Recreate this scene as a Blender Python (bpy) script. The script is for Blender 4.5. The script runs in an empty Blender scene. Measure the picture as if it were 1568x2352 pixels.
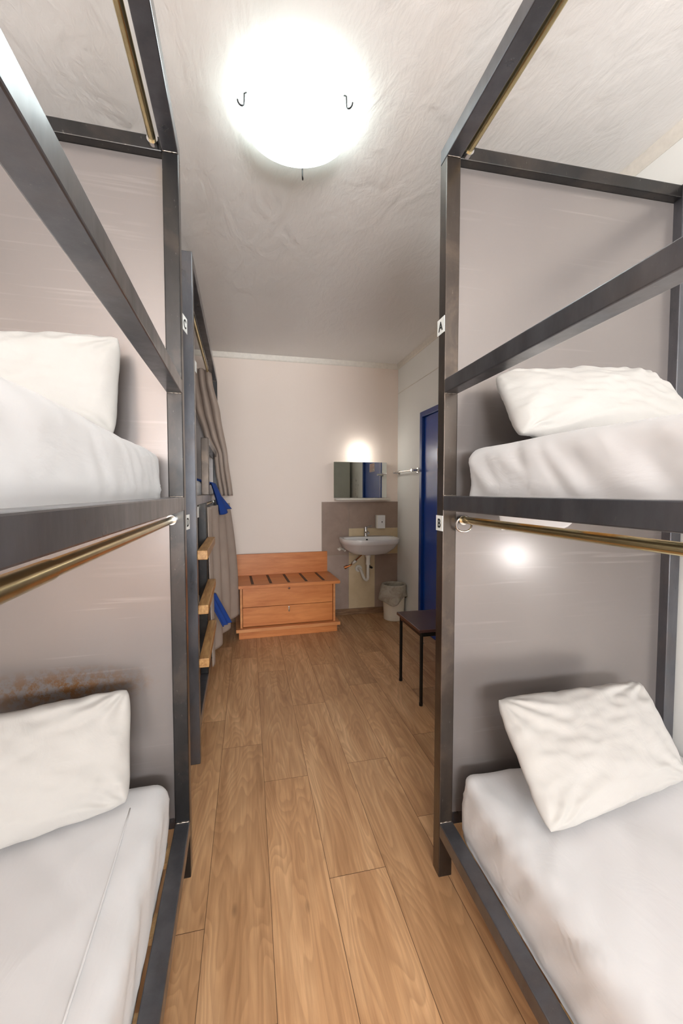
import bpy, bmesh, math, random
from math import sin, cos, pi, radians
from mathutils import Vector, Matrix, noise

random.seed(7)
C = bpy.context.scene.collection

# ------------------------------------------------------------------ helpers
def new_obj(name, bm, mat, parent=None, smooth=False):
    me = bpy.data.meshes.new(name)
    bmesh.ops.recalc_face_normals(bm, faces=bm.faces)
    bm.to_mesh(me); bm.free()
    if smooth:
        for p in me.polygons: p.use_smooth = True
    if mat: me.materials.append(mat)
    o = bpy.data.objects.new(name, me)
    C.objects.link(o)
    if parent is not None: o.parent = parent
    return o

def thing(name, label, cat, loc=(0, 0, 0), rotz=0.0, group=None):
    o = bpy.data.objects.new(name, None)
    o.empty_display_size = 0.1
    C.objects.link(o)
    o.location = loc; o.rotation_euler = (0, 0, rotz)
    o['label'] = label; o['category'] = cat
    if group: o['group'] = group
    return o

def tag(o, label, cat, group=None):
    o['label'] = label; o['category'] = cat
    if group: o['group'] = group
    return o

def struct(o):
    o['kind'] = 'structure'
    return o

def add_box(bm, x0, x1, y0, y1, z0, z1, bev=0.0, seg=2):
    vs = [bm.verts.new((x, y, z)) for z in (z0, z1) for y in (y0, y1) for x in (x0, x1)]
    f = [(0, 2, 3, 1), (4, 5, 7, 6), (0, 1, 5, 4), (2, 6, 7, 3), (0, 4, 6, 2), (1, 3, 7, 5)]
    fs = [bm.faces.new([vs[i] for i in q]) for q in f]
    if bev > 0:
        es = set()
        for q in fs: es.update(q.edges)
        bmesh.ops.bevel(bm, geom=list(es), offset=bev, segments=seg, affect='EDGES', profile=0.5)

def box(name, x0, x1, y0, y1, z0, z1, mat, parent=None, bev=0.0, seg=2):
    bm = bmesh.new()
    add_box(bm, min(x0, x1), max(x0, x1), min(y0, y1), max(y0, y1), z0, z1, bev, seg)
    return new_obj(name, bm, mat, parent)

def add_tube(bm, pts, r, seg=14, cap=True, radii=None):
    pts = [Vector(p) for p in pts]
    rings = []
    n = len(pts)
    prev = None
    for i, p in enumerate(pts):
        if i == 0: d = pts[1] - pts[0]
        elif i == n - 1: d = pts[-1] - pts[-2]
        else: d = (pts[i + 1] - pts[i]).normalized() + (pts[i] - pts[i - 1]).normalized()
        d.normalize()
        if prev is None:
            a = Vector((0, 0, 1)) if abs(d.z) < 0.9 else Vector((1, 0, 0))
            u = d.cross(a).normalized()
        else:
            u = (prev - d * prev.dot(d)).normalized()
        prev = u
        w = d.cross(u)
        rr = radii[i] if radii else r
        rings.append([bm.verts.new(p + (u * cos(2 * pi * k / seg) + w * sin(2 * pi * k / seg)) * rr) for k in range(seg)])
    for i in range(n - 1):
        for k in range(seg):
            bm.faces.new((rings[i][k], rings[i][(k + 1) % seg], rings[i + 1][(k + 1) % seg], rings[i + 1][k]))
    if cap:
        bm.faces.new(rings[0][::-1]); bm.faces.new(rings[-1])

def tube(name, pts, r, mat, parent=None, seg=14, radii=None):
    bm = bmesh.new(); add_tube(bm, pts, r, seg, True, radii)
    o = new_obj(name, bm, mat, parent, smooth=True)
    sharp(o)
    return o

def sharp(o, ang=40):
    o.data.set_sharp_from_angle(angle=radians(ang))

def add_lathe(bm, prof, seg=40, cx=0, cy=0, close_bottom=False, close_top=False):
    rings = []
    for r, z in prof:
        rings.append([bm.verts.new((cx + r * cos(2 * pi * k / seg), cy + r * sin(2 * pi * k / seg), z)) for k in range(seg)])
    for i in range(len(rings) - 1):
        for k in range(seg):
            bm.faces.new((rings[i][k], rings[i][(k + 1) % seg], rings[i + 1][(k + 1) % seg], rings[i + 1][k]))
    if close_bottom: bm.faces.new(rings[0][::-1])
    if close_top: bm.faces.new(rings[-1])

# ------------------------------------------------------------------ materials
def mat_new(name):
    m = bpy.data.materials.new(name); m.use_nodes = True
    nt = m.node_tree
    b = nt.nodes['Principled BSDF']
    return m, nt, b

def node(nt, t, **kw):
    n = nt.nodes.new(t)
    for k, v in kw.items(): setattr(n, k, v)
    return n

def lin(c):
    return tuple(((v / 255.0) / 12.92 if v / 255.0 <= 0.04045 else ((v / 255.0 + 0.055) / 1.055) ** 2.4) for v in c) + (1,)

def ramp(nt, fac, stops):
    r = node(nt, 'ShaderNodeValToRGB')
    e = r.color_ramp.elements
    while len(e) < len(stops): e.new(0.5)
    for i, (p, c) in enumerate(stops):
        e[i].position = p; e[i].color = c
    nt.links.new(fac, r.inputs[0])
    return r.outputs[0]

def tex_noise(nt, scale, detail=4, rough=0.5, vec=None, dist=0.0):
    n = node(nt, 'ShaderNodeTexNoise')
    n.inputs['Scale'].default_value = scale; n.inputs['Detail'].default_value = detail
    n.inputs['Roughness'].default_value = rough; n.inputs['Distortion'].default_value = dist
    if vec is not None: nt.links.new(vec, n.inputs['Vector'])
    return n.outputs['Fac']

def coords(nt, scale=(1, 1, 1), kind='Object', rot=(0, 0, 0)):
    tc = node(nt, 'ShaderNodeTexCoord'); mp = node(nt, 'ShaderNodeMapping')
    mp.inputs['Scale'].default_value = scale
    mp.inputs['Rotation'].default_value = rot
    nt.links.new(tc.outputs[kind], mp.inputs[0])
    return mp.outputs[0]

def bump(nt, b, h, strength=0.3, dist=0.01, normal=None):
    n = node(nt, 'ShaderNodeBump')
    n.inputs['Strength'].default_value = strength; n.inputs['Distance'].default_value = dist
    nt.links.new(h, n.inputs['Height'])
    if normal is not None: nt.links.new(normal, n.inputs['Normal'])
    if b is not None: nt.links.new(n.outputs[0], b.inputs['Normal'])
    return n.outputs[0]

def mixc(nt, fac, a, bcol):
    m = node(nt, 'ShaderNodeMix', data_type='RGBA')
    if hasattr(fac, 'is_linked') or hasattr(fac, 'links'): nt.links.new(fac, m.inputs[0])
    else: m.inputs[0].default_value = fac
    for i, v in ((6, a), (7, bcol)):
        if isinstance(v, tuple): m.inputs[i].default_value = v
        else: nt.links.new(v, m.inputs[i])
    return m.outputs[2]

def plain(name, col, rough=0.5, metal=0.0, nscale=30, nvar=0.06, bumps=0.0, bscale=200):
    m, nt, b = mat_new(name)
    v = coords(nt)
    f = tex_noise(nt, nscale, 4, 0.6, v)
    c = lin(col)
    lo = tuple(x * (1 - nvar) for x in c[:3]) + (1,); hi = tuple(min(1, x * (1 + nvar)) for x in c[:3]) + (1,)
    nt.links.new(ramp(nt, f, [(0.3, lo), (0.7, hi)]), b.inputs['Base Color'])
    b.inputs['Roughness'].default_value = rough; b.inputs['Metallic'].default_value = metal
    if bumps > 0: bump(nt, b, tex_noise(nt, bscale, 3, 0.5, v), bumps, 0.002)
    return m

def paint(name, col, stucco=0.25, scale=45):
    m, nt, b = mat_new(name)
    v = coords(nt)
    big = tex_noise(nt, 1.3, 3, 0.5, v)
    c = lin(col)
    nt.links.new(ramp(nt, big, [(0.3, tuple(x * 0.97 for x in c[:3]) + (1,)), (0.7, c)]), b.inputs['Base Color'])
    b.inputs['Roughness'].default_value = 0.65
    v2 = coords(nt, (1, 0.45, 1), rot=(0, 0, 0.6))
    h1 = tex_noise(nt, scale, 5, 0.6, v2, 0.6)
    n1 = bump(nt, None, h1, stucco, 0.006)
    h2 = tex_noise(nt, scale * 0.25, 3, 0.5, v2, 1.2)
    bump(nt, b, h2, stucco * 0.8, 0.02, n1)
    return m

def wall_right_mat():
    m = paint('wall_paint_right', (240, 240, 236), 0.06, 60)
    nt = m.node_tree; b = nt.nodes['Principled BSDF']
    src = b.inputs['Base Color'].links[0].from_socket
    # scuff marks with a place of their own on the wall
    tc = node(nt, 'ShaderNodeTexCoord')
    sub = node(nt, 'ShaderNodeVectorMath', operation='SUBTRACT'); sub.inputs[1].default_value = (1.71, 2.55, 1.4)
    nt.links.new(tc.outputs['Object'], sub.inputs[0])
    sc = node(nt, 'ShaderNodeVectorMath', operation='MULTIPLY'); sc.inputs[1].default_value = (1, 6, 3.5)
    nt.links.new(sub.outputs[0], sc.inputs[0])
    ln = node(nt, 'ShaderNodeVectorMath', operation='LENGTH'); nt.links.new(sc.outputs[0], ln.inputs[0])
    ms = ramp(nt, ln.outputs['Value'], [(0.3, (1, 1, 1, 1)), (0.95, (0, 0, 0, 1))])
    nz = ramp(nt, tex_noise(nt, 22, 4, 0.6, coords(nt)), [(0.55, (0, 0, 0, 1)), (0.66, (1, 1, 1, 1))])
    mul = node(nt, 'ShaderNodeMath', operation='MULTIPLY'); nt.links.new(ms, mul.inputs[0]); nt.links.new(nz, mul.inputs[1])
    nt.links.new(mixc(nt, mul.outputs[0], src, lin((95, 90, 82))), b.inputs['Base Color'])
    return m

def steel(name, tint=(74, 72, 71), brown=0.25):
    m, nt, b = mat_new(name)
    v = coords(nt, (1, 1, 0.35))
    f = tex_noise(nt, 9, 6, 0.65, v)
    c = lin(tint)
    c2 = tuple(x * 1.6 for x in lin((98, 84, 72))[:3]) + (1,)
    base = ramp(nt, f, [(0.3, tuple(x * 0.75 for x in c[:3]) + (1,)), (0.62, tuple(x * 1.25 for x in c[:3]) + (1,))])
    f2 = tex_noise(nt, 5, 5, 0.6, coords(nt, (1, 1, 1)), 0.4)
    msk = ramp(nt, f2, [(0.5, (0, 0, 0, 1)), (0.72, (brown, brown, brown, 1))])
    base = mixc(nt, msk, base, c2)
    # fine rubbed marks
    f3 = ramp(nt, tex_noise(nt, 130, 3, 0.6, v), [(0.66, (0, 0, 0, 1)), (0.8, (0.35, 0.35, 0.35, 1))])
    base = mixc(nt, f3, base, lin((150, 145, 140)))
    nt.links.new(base, b.inputs['Base Color'])
    b.inputs['Metallic'].default_value = 0.75
    b.inputs['Coat Weight'].default_value = 0.45; b.inputs['Coat Roughness'].default_value = 0.17
    r = ramp(nt, tex_noise(nt, 14, 4, 0.6, v), [(0.3, (0.27, 0.27, 0.27, 1)), (0.75, (0.46, 0.46, 0.46, 1))])
    nt.links.new(r, b.inputs['Roughness'])
    bump(nt, b, tex_noise(nt, 90, 4, 0.6, v), 0.06, 0.002)
    return m

def sheet_metal(name, stain=None):
    m, nt, b = mat_new(name)
    v = coords(nt)
    f = tex_noise(nt, 1.7, 2, 0.4, v)
    base = ramp(nt, f, [(0.0, lin((120, 114, 112))), (1.0, lin((146, 139, 136)))])
    # long faint rubbed streaks, nearly level
    vs = coords(nt, (1.3, 1, 42))
    msk = ramp(nt, tex_noise(nt, 2.3, 2, 0.5, v), [(0.42, (0, 0, 0, 1)), (1.0, (0.75, 0.75, 0.75, 1))])
    f2 = ramp(nt, tex_noise(nt, 1.6, 3, 0.5, vs, 0.15), [(0.58, (0, 0, 0, 1)), (0.85, (1, 1, 1, 1))])
    mm = node(nt, 'ShaderNodeMath', operation='MULTIPLY'); nt.links.new(msk, mm.inputs[0]); nt.links.new(f2, mm.inputs[1])
    base = mixc(nt, mm.outputs[0], base, lin((212, 206, 200)))
    f3 = ramp(nt, tex_noise(nt, 55, 3, 0.5, v), [(0.74, (0, 0, 0, 1)), (0.82, (0.4, 0.4, 0.4, 1))])
    base = mixc(nt, f3, base, lin((126, 118, 112)))
    if stain:
        tc = node(nt, 'ShaderNodeTexCoord')
        sub = node(nt, 'ShaderNodeVectorMath', operation='SUBTRACT'); sub.inputs[1].default_value = stain
        nt.links.new(tc.outputs['Object'], sub.inputs[0])
        sc = node(nt, 'ShaderNodeVectorMath', operation='MULTIPLY'); sc.inputs[1].default_value = (3.0, 0.01, 12)
        nt.links.new(sub.outputs[0], sc.inputs[0])
        ln = node(nt, 'ShaderNodeVectorMath', operation='LENGTH'); nt.links.new(sc.outputs[0], ln.inputs[0])
        ms = ramp(nt, ln.outputs['Value'], [(0.2, (1, 1, 1, 1)), (0.95, (0, 0, 0, 1))])
        nz = ramp(nt, tex_noise(nt, 32, 8, 0.75, v), [(0.44, (0, 0, 0, 1)), (0.56, (1, 1, 1, 1))])
        mul = node(nt, 'ShaderNodeMath', operation='MULTIPLY'); nt.links.new(ms, mul.inputs[0]); nt.links.new(nz, mul.inputs[1])
        base = mixc(nt, mul.outputs[0], base, lin((132, 96, 62)))
    nt.links.new(base, b.inputs['Base Color'])
    b.inputs['Metallic'].default_value = 0.5
    b.inputs['Roughness'].default_value = 0.26
    return m

def linen(name, col=(236, 233, 231)):
    m, nt, b = mat_new(name)
    v = coords(nt)
    nt.links.new(ramp(nt, tex_noise(nt, 4, 3, 0.5, v), [(0.3, tuple(x * 0.97 for x in lin(col)[:3]) + (1,)), (0.7, lin(col))]), b.inputs['Base Color'])
    b.inputs['Roughness'].default_value = 0.85
    b.inputs['Sheen Weight'].default_value = 0.15
    n1 = bump(nt, None, tex_noise(nt, 14, 4, 0.55, coords(nt, (1, 0.4, 1), rot=(0, 0, 0.7)), 0.8), 0.22, 0.012)
    bump(nt, b, tex_noise(nt, 700, 2, 0.5, v), 0.06, 0.001, n1)
    return m

def cloth(name, col, rough=0.85):
    m, nt, b = mat_new(name)
    v = coords(nt)
    c = lin(col)
    nt.links.new(ramp(nt, tex_noise(nt, 8, 3, 0.5, v), [(0.3, tuple(x * 0.9 for x in c[:3]) + (1,)), (0.7, c)]), b.inputs['Base Color'])
    b.inputs['Roughness'].default_value = rough
    bump(nt, b, tex_noise(nt, 500, 2, 0.5, v), 0.15, 0.001)
    return m

def wood(name, light, dark, vec_scale=(1, 14, 14), nscale=3.0, rough=0.42, kind='Object'):
    m, nt, b = mat_new(name)
    v = coords(nt, vec_scale, kind)
    f = tex_noise(nt, nscale, 6, 0.62, v, 0.5)
    nt.links.new(ramp(nt, f, [(0.32, lin(dark)), (0.66, lin(light))]), b.inputs['Base Color'])
    b.inputs['Roughness'].default_value = rough
    bump(nt, b, f, 0.05, 0.002)
    return m

def floor_mat():
    m, nt, b = mat_new('oak_laminate')
    uv = node(nt, 'ShaderNodeUVMap', uv_map='grain')
    at = node(nt, 'ShaderNodeAttribute', attribute_name='tone')
    mp = node(nt, 'ShaderNodeMapping'); mp.inputs['Scale'].default_value = (1, 1, 1)
    nt.links.new(uv.outputs[0], mp.inputs[0])
    # cathedral grain: contour lines of a stretched noise field
    st = node(nt, 'ShaderNodeMapping'); st.inputs['Scale'].default_value = (5.0, 0.95, 1)
    nt.links.new(uv.outputs[0], st.inputs[0])
    fld = tex_noise(nt, 1.25, 2, 0.45, st.outputs[0], 0.25)
    mu = node(nt, 'ShaderNodeMath', operation='MULTIPLY'); mu.inputs[1].default_value = 21.0; nt.links.new(fld, mu.inputs[0])
    fr = node(nt, 'ShaderNodeMath', operation='FRACT'); nt.links.new(mu.outputs[0], fr.inputs[0])
    rings = ramp(nt, fr.outputs[0], [(0.0, (1, 1, 1, 1)), (0.45, (0.35, 0.35, 0.35, 1)), (0.86, (0.0, 0.0, 0.0, 1)), (1.0, (1, 1, 1, 1))])
    sf = node(nt, 'ShaderNodeMapping'); sf.inputs['Scale'].default_value = (90, 2.6, 1)
    nt.links.new(uv.outputs[0], sf.inputs[0])
    fine = tex_noise(nt, 1.0, 6, 0.7, sf.outputs[0], 0.1)
    sm = node(nt, 'ShaderNodeMapping'); sm.inputs['Scale'].default_value = (13, 1.2, 1)
    nt.links.new(uv.outputs[0], sm.inputs[0])
    med = tex_noise(nt, 1.0, 5, 0.6, sm.outputs[0], 0.6)
    c0 = ramp(nt, med, [(0.28, lin((166, 122, 84))), (0.50, lin((200, 155, 112))), (0.74, lin((222, 180, 136)))])
    c1 = mixc(nt, ramp(nt, fine, [(0.45, (0, 0, 0, 1)), (0.72, (0.45, 0.45, 0.45, 1))]), c0, lin((150, 106, 70)))
    sc = node(nt, 'ShaderNodeMath', operation='MULTIPLY'); sc.inputs[1].default_value = 0.34; nt.links.new(rings, sc.inputs[0])
    inv = node(nt, 'ShaderNodeMath', operation='SUBTRACT'); inv.inputs[0].default_value = 0.26; nt.links.new(sc.outputs[0], inv.inputs[1]); inv.use_clamp = True
    c2 = mixc(nt, inv.outputs[0], c1, lin((128, 90, 58)))
    # knots
    kn = node(nt, 'ShaderNodeTexVoronoi'); kn.inputs['Scale'].default_value = 1.0
    km = node(nt, 'ShaderNodeMapping'); km.inputs['Scale'].default_value = (6.5, 2.4, 1); nt.links.new(uv.outputs[0], km.inputs[0])
    nt.links.new(km.outputs[0], kn.inputs['Vector'])
    kmask = ramp(nt, kn.outputs['Distance'], [(0.02, (0.5, 0.5, 0.5, 1)), (0.075, (0, 0, 0, 1))])
    c3 = mixc(nt, kmask, c2, lin((84, 54, 34)))
    # plank to plank tone
    hs = node(nt, 'ShaderNodeHueSaturation')
    mr = node(nt, 'ShaderNodeMapRange'); mr.inputs['To Min'].default_value = 0.90; mr.inputs['To Max'].default_value = 1.12
    nt.links.new(at.outputs['Fac'], mr.inputs[0]); nt.links.new(mr.outputs[0], hs.inputs['Value'])
    nt.links.new(c3, hs.inputs['Color'])
    nt.links.new(hs.outputs[0], b.inputs['Base Color'])
    b.inputs['Roughness'].default_value = 0.42
    rr = ramp(nt, fine, [(0.3, (0.36, 0.36, 0.36, 1)), (0.7, (0.5, 0.5, 0.5, 1))]); nt.links.new(rr, b.inputs['Roughness'])
    bump(nt, b, fine, 0.12, 0.001)
    return m

def glow(name, col, strength):
    m, nt, b = mat_new(name)
    b.inputs['Base Color'].default_value = lin(col)
    b.inputs['Emission Color'].default_value = lin(col)
    b.inputs['Emission Strength'].default_value = strength
    # softly uneven glass
    f = tex_noise(nt, 3, 2, 0.5, coords(nt))
    mr = node(nt, 'ShaderNodeMapRange'); mr.inputs['To Min'].default_value = strength * 0.94; mr.inputs['To Max'].default_value = strength * 1.06
    nt.links.new(f, mr.inputs[0]); nt.links.new(mr.outputs[0], b.inputs['Emission Strength'])
    return m

M = {}
M['wall'] = paint('wall_paint', (238, 224, 213), 0.05, 60)
M['wall_r'] = wall_right_mat()
M['ceil'] = paint('ceiling_stucco', (240, 237, 234), 0.36, 34)
M['trim'] = plain('cornice_paint', (224, 218, 208), 0.5)
M['base'] = wood('baseboard_wood', (150, 118, 88), (110, 80, 56), (3, 3, 20))
M['floor'] = floor_mat()
M['gap'] = plain('plank_joint', (92, 64, 42), 0.7)
M['steel'] = steel('raw_steel', (92, 93, 98), 0.25)
M['steel_post'] = steel('brown_raw_steel', (66, 58, 52), 0.4)
M['steel_dark'] = steel('dark_raw_steel', (40, 39, 39), 0.2)
M['weld'] = plain('weld_bead', (150, 140, 130), 0.35, 0.9, 60, 0.3, 0.4, 120)
M['panel_r'] = sheet_metal('lacquered_sheet_metal')
M['panel_l'] = sheet_metal('stained_sheet_metal', (-0.40, 0, 0.705))
M['linen'] = linen('white_linen', (218, 217, 218))
M['pillow'] = linen('white_pillowcase', (176, 173, 169))
M['brass'] = plain('brushed_brass', (214, 198, 152), 0.24, 1.0, 20, 0.12)
M['chrome'] = plain('chrome', (205, 205, 205), 0.14, 1.0, 20, 0.05)
M['label'] = plain('label_card', (236, 238, 236), 0.6)
M['ink'] = plain('black_ink', (34, 36, 34), 0.6)
M['slat'] = wood('pine_slat', (206, 168, 118), (170, 128, 82), (14, 14, 2))
M['rung'] = wood('pine_rung', (204, 160, 104), (158, 110, 62), (20, 2, 20))
M['beech'] = wood('orange_beech_veneer', (214, 138, 78), (188, 110, 56), (1.2, 10, 9), 2.2, 0.38)
M['beech_edge'] = wood('beech_edging', (222, 156, 100), (200, 128, 74), (1.2, 10, 9), 2.2, 0.4)
M['rubber'] = plain('brown_strip', (70, 44, 28), 0.6)
M['curtain'] = cloth('taupe_curtain', (176, 160, 148))
M['blue_cloth'] = cloth('blue_cloth', (22, 62, 140))
M['door'] = plain('blue_gloss_paint', (6, 64, 158), 0.26, 0, 3, 0.05)
M['door_frame'] = plain('blue_frame_paint', (6, 52, 128), 0.3, 0, 3, 0.05)
M['ceramic'] = plain('white_ceramic', (226, 224, 222), 0.12, 0, 3, 0.02)
M['plastic'] = plain('white_plastic', (214, 208, 196), 0.4, 0, 5, 0.03)
M['cream'] = plain('cream_plastic', (232, 224, 206), 0.45, 0, 5, 0.04)
M['hole'] = plain('dark_hole', (14, 13, 12), 0.8)
M['copper'] = plain('copper_pipe', (168, 104, 62), 0.3, 0.9)
M['grey_metal'] = plain('grey_locker_paint', (196, 202, 194), 0.45, 0, 6, 0.05)
M['seat'] = plain('burgundy_board', (72, 46, 44), 0.35, 0, 8, 0.12)
M['black_metal'] = plain('black_metal', (16, 15, 16), 0.4, 0.3)
M['paper'] = plain('notice_paper', (222, 204, 196), 0.7)
M['red_ink'] = plain('red_ink', (150, 60, 48), 0.7)

def mirror_mat():
    m, nt, b = mat_new('mirror_glass')
    f = tex_noise(nt, 2, 2, 0.5, coords(nt))
    nt.links.new(ramp(nt, f, [(0, (0.80, 0.84, 0.80, 1)), (1, (0.84, 0.88, 0.84, 1))]), b.inputs['Base Color'])
    b.inputs['Metallic'].default_value = 1.0; b.inputs['Roughness'].default_value = 0.015
    return m
M['mirror'] = mirror_mat()

def liner_mat():
    m, nt, b = mat_new('thin_bin_liner')
    v = coords(nt)
    nt.links.new(ramp(nt, tex_noise(nt, 18, 4, 0.6, v, 1.0), [(0.3, lin((178, 168, 150))), (0.7, lin((222, 214, 198)))]), b.inputs['Base Color'])
    b.inputs['Roughness'].default_value = 0.3
    b.inputs['Alpha'].default_value = 0.62
    bump(nt, b, tex_noise(nt, 30, 4, 0.6, v, 1.5), 0.6, 0.01)
    return m
M['liner'] = liner_mat()

def tile_mat(name, a, bcol, sc=5):
    m, nt, b = mat_new(name)
    f = tex_noise(nt, sc, 6, 0.65, coords(nt), 0.3)
    nt.links.new(ramp(nt, f, [(0.3, lin(a)), (0.7, lin(bcol))]), b.inputs['Base Color'])
    b.inputs['Roughness'].default_value = 0.5
    return m
M['tile_dark'] = tile_mat('dark_brown_tile', (140, 119, 106), (158, 136, 121))
M['tile_taupe'] = tile_mat('taupe_tile', (150, 130, 118), (168, 148, 136))
M['tile_beige'] = tile_mat('beige_tile', (192, 170, 134), (208, 188, 154))
M['grout'] = plain('grout', (170, 158, 142), 0.8)

# ------------------------------------------------------------------ fitted layout (metres)
CAM_H = 1.35
CZ = 2.7565                      # ceiling height
WY = 4.3839                      # back wall
WROT = -0.018476                 # the room stands a degree off the left bunks
WX = 1.712                       # right wall (room frame)
LX = -1.25                       # left wall
RY = -3.20                       # wall behind the camera
ROOM = Matrix.Translation((0, WY, 0)) @ Matrix.Rotation(WROT, 4, 'Z') @ Matrix.Translation((0, 0, 0))
# room frame coordinates: x right, y depth with the back wall at WY
def room_place(o):
    o.location = ROOM @ Vector((0, -WY, 0)) if o.location.length == 0 else ROOM @ (o.location - Vector((0, WY, 0)))
    o.rotation_euler.z += WROT
    return o

# ------------------------------------------------------------------ setting
def room_shell():
    t = 0.12
    # floor: planks laid along y in strips 0.205 m wide, 1.2 m long
    bm = bmesh.new()
    uvl = bm.loops.layers.uv.new('grain')
    tone = bm.faces.layers.float.new('tone')
    W, L = 0.205, 1.2
    off = {-2: 0.35, -1: 0.98, 0: 0.70, 1: 0.16, 2: 0.745, 3: 0.4, -3: 1.28 - 1.2, 4: 0.95, -4: 0.6}
    rnd = random.Random(5)
    x00 = 0.14
    off = {0: 0.70, 1: 0.16, 2: 0.745, 3: 0.35, 4: 0.9, 5: 0.2, 6: 0.6, 7: 1.0, -1: 1.0, -2: 0.08, -3: 0.5, -4: 0.9, -5: 0.3, -6: 0.7, -7: 0.1}
    g = 0.0009
    for i in range(-7, 8):
        xa, xb = x00 + i * W, x00 + (i + 1) * W
        xa, xb = max(xa, LX - 0.02), min(xb, WX + 0.02)
        if xa >= xb: continue
        y = off.get(i, 0.5) - 4 * L
        while y < WY + 0.05:
            ya, yb = max(y, RY - 0.02), min(y + L, WY + 0.02)
            if yb > ya:
                vs = [bm.verts.new(p) for p in ((xa + g, ya + g, 0), (xb - g, ya + g, 0), (xb - g, yb - g, 0), (xa + g, yb - g, 0))]
                f = bm.faces.new(vs); f[tone] = rnd.random()
                ox, oy = rnd.random() * 40, rnd.random() * 40
                for lp, (ux, uy) in zip(f.loops, ((xa, ya), (xb, ya), (xb, yb), (xa, yb))):
                    lp[uvl].uv = (ux + ox, uy + oy)
            y += L
    # joints and slab below the planks
    b2 = bmesh.new(); add_box(b2, LX - 0.1, WX + 0.1, RY - 0.1, WY + 0.1, -0.1, -0.0012)
    me2 = bpy.data.meshes.new('tmp'); b2.to_mesh(me2); b2.free()
    n0 = len(bm.faces); bm.from_mesh(me2); bpy.data.meshes.remove(me2)
    bm.faces.ensure_lookup_table()
    for f in bm.faces[n0:]: f.material_index = 1
    me = bpy.data.meshes.new('floor'); bm.to_mesh(me); bm.free()
    me.materials.append(M['floor']); me.materials.append(M['gap'])
    fo = bpy.data.objects.new('floor', me); C.objects.link(fo); struct(room_place(fo))
    for nm, a in (('ceiling', (LX - t, WX + t, RY - t, WY + t, CZ, CZ + 0.1)),):
        struct(room_place(box(nm, *a, M['ceil'])))
    struct(room_place(box('wall_back', LX - t, WX + t, WY, WY + t, -0.1, CZ, M['wall'])))
    struct(room_place(box('wall_left', LX - t, LX, RY - t, WY, -0.1, CZ, M['wall'])))
    # right wall with a door opening
    d0, d1, dz = 2.90, 3.755, 2.115
    bm = bmesh.new()
    add_box(bm, WX, WX + t, RY - t, d0, -0.1, CZ)
    add_box(bm, WX, WX + t, d1, WY, -0.1, CZ)
    add_box(bm, WX, WX + t, d0, d1, dz, CZ)
    struct(room_place(new_obj('wall_right', bm, M['wall_r'])))
    # rear wall with the window behind the camera
    w0, w1, z0, z1 = -0.55, 1.05, 0.95, 2.35
    bm = bmesh.new()
    add_box(bm, LX, w0, RY - t, RY, -0.1, CZ); add_box(bm, w1, WX, RY - t, RY, -0.1, CZ)
    add_box(bm, w0, w1, RY - t, RY, -0.1, z0); add_box(bm, w0, w1, RY - t, RY, z1, CZ)
    struct(room_place(new_obj('wall_rear', bm, M['wall'])))
    fr = bmesh.new(); s = 0.05
    add_box(fr, w0, w1, RY - 0.09, RY - 0.03, z0, z0 + s); add_box(fr, w0, w1, RY - 0.09, RY - 0.03, z1 - s, z1)
    for xx in (w0, (w0 + w1) / 2 - s / 2, w1 - s): add_box(fr, xx, xx + s, RY - 0.09, RY - 0.03, z0, z1)
    struct(room_place(new_obj('window_1', fr, M['plastic'])))
    # door in the right wall
    fb = bmesh.new(); fw = 0.05
    add_box(fb, WX - 0.012, WX + 0.09, d1 - fw, d1, 0, dz, 0.003)
    add_box(fb, WX - 0.012, WX + 0.09, d0, d0 + fw, 0, dz, 0.003)
    add_box(fb, WX - 0.012, WX + 0.09, d0 + fw, d1 - fw, dz - fw, dz, 0.003)
    dr = struct(room_place(new_obj('door_1', fb, M['door_frame'])))
    leaf = box('door_leaf', WX + 0.012, WX + 0.055, d0 + fw + 0.003, d1 - fw - 0.003, 0.006, dz - fw - 0.003, M['door'], dr, 0.003)
    # baseboards and cornices
    bb = bmesh.new(); add_box(bb, LX, WX, WY - 0.014, WY, 0, 0.068, 0.002)
    struct(room_place(new_obj('baseboard_back', bb, M['base'])))
    bb = bmesh.new(); add_box(bb, WX - 0.012, WX, RY, d0 - 0.002, 0, 0.06, 0.002)
    struct(room_place(new_obj('baseboard_right', bb, M['base'])))
    def cornice(name, pts):
        bm = bmesh.new(); prof = [(0, 0), (0.020, 0), (0.020, -0.006), (0.010, -0.045), (0.004, -0.055), (0, -0.055)]
        (ax, ay), (bx, by), (nx, ny) = pts
        r1 = [bm.verts.new((ax + nx * p, ay + ny * p, CZ + q)) for p, q in prof]
        r2 = [bm.verts.new((bx + nx * p, by + ny * p, CZ + q)) for p, q in prof]
        n = len(prof)
        for i in range(n): bm.faces.new((r1[i], r1[(i + 1) % n], r2[(i + 1) % n], r2[i]))
        bm.faces.new(r1); bm.faces.new(r2)
        struct(room_place(new_obj(name, bm, M['trim'])))
    cornice('trim_1', ((LX, WY), (WX, WY), (0, -1)))
    cornice('trim_2', ((WX, RY), (WX, WY), (-1, 0)))
    cornice('trim_3', ((LX, RY), (LX, WY), (1, 0)))
    # shallow ledge line on the right wall
    struct(room_place(box('trim_4', WX - 0.004, WX, 2.0, WY, 2.434, 2.440, M['trim'], bev=0.001)))
    # tiles behind the basin: 300 x 600 mm, laid upright and level
    bm = bmesh.new(); add_box(bm, 0.85, WX, WY - 0.006, WY, 0.068, 1.246)
    sp = new_obj('tiled_splashback', bm, M['grout'])
    struct(room_place(sp))
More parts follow.
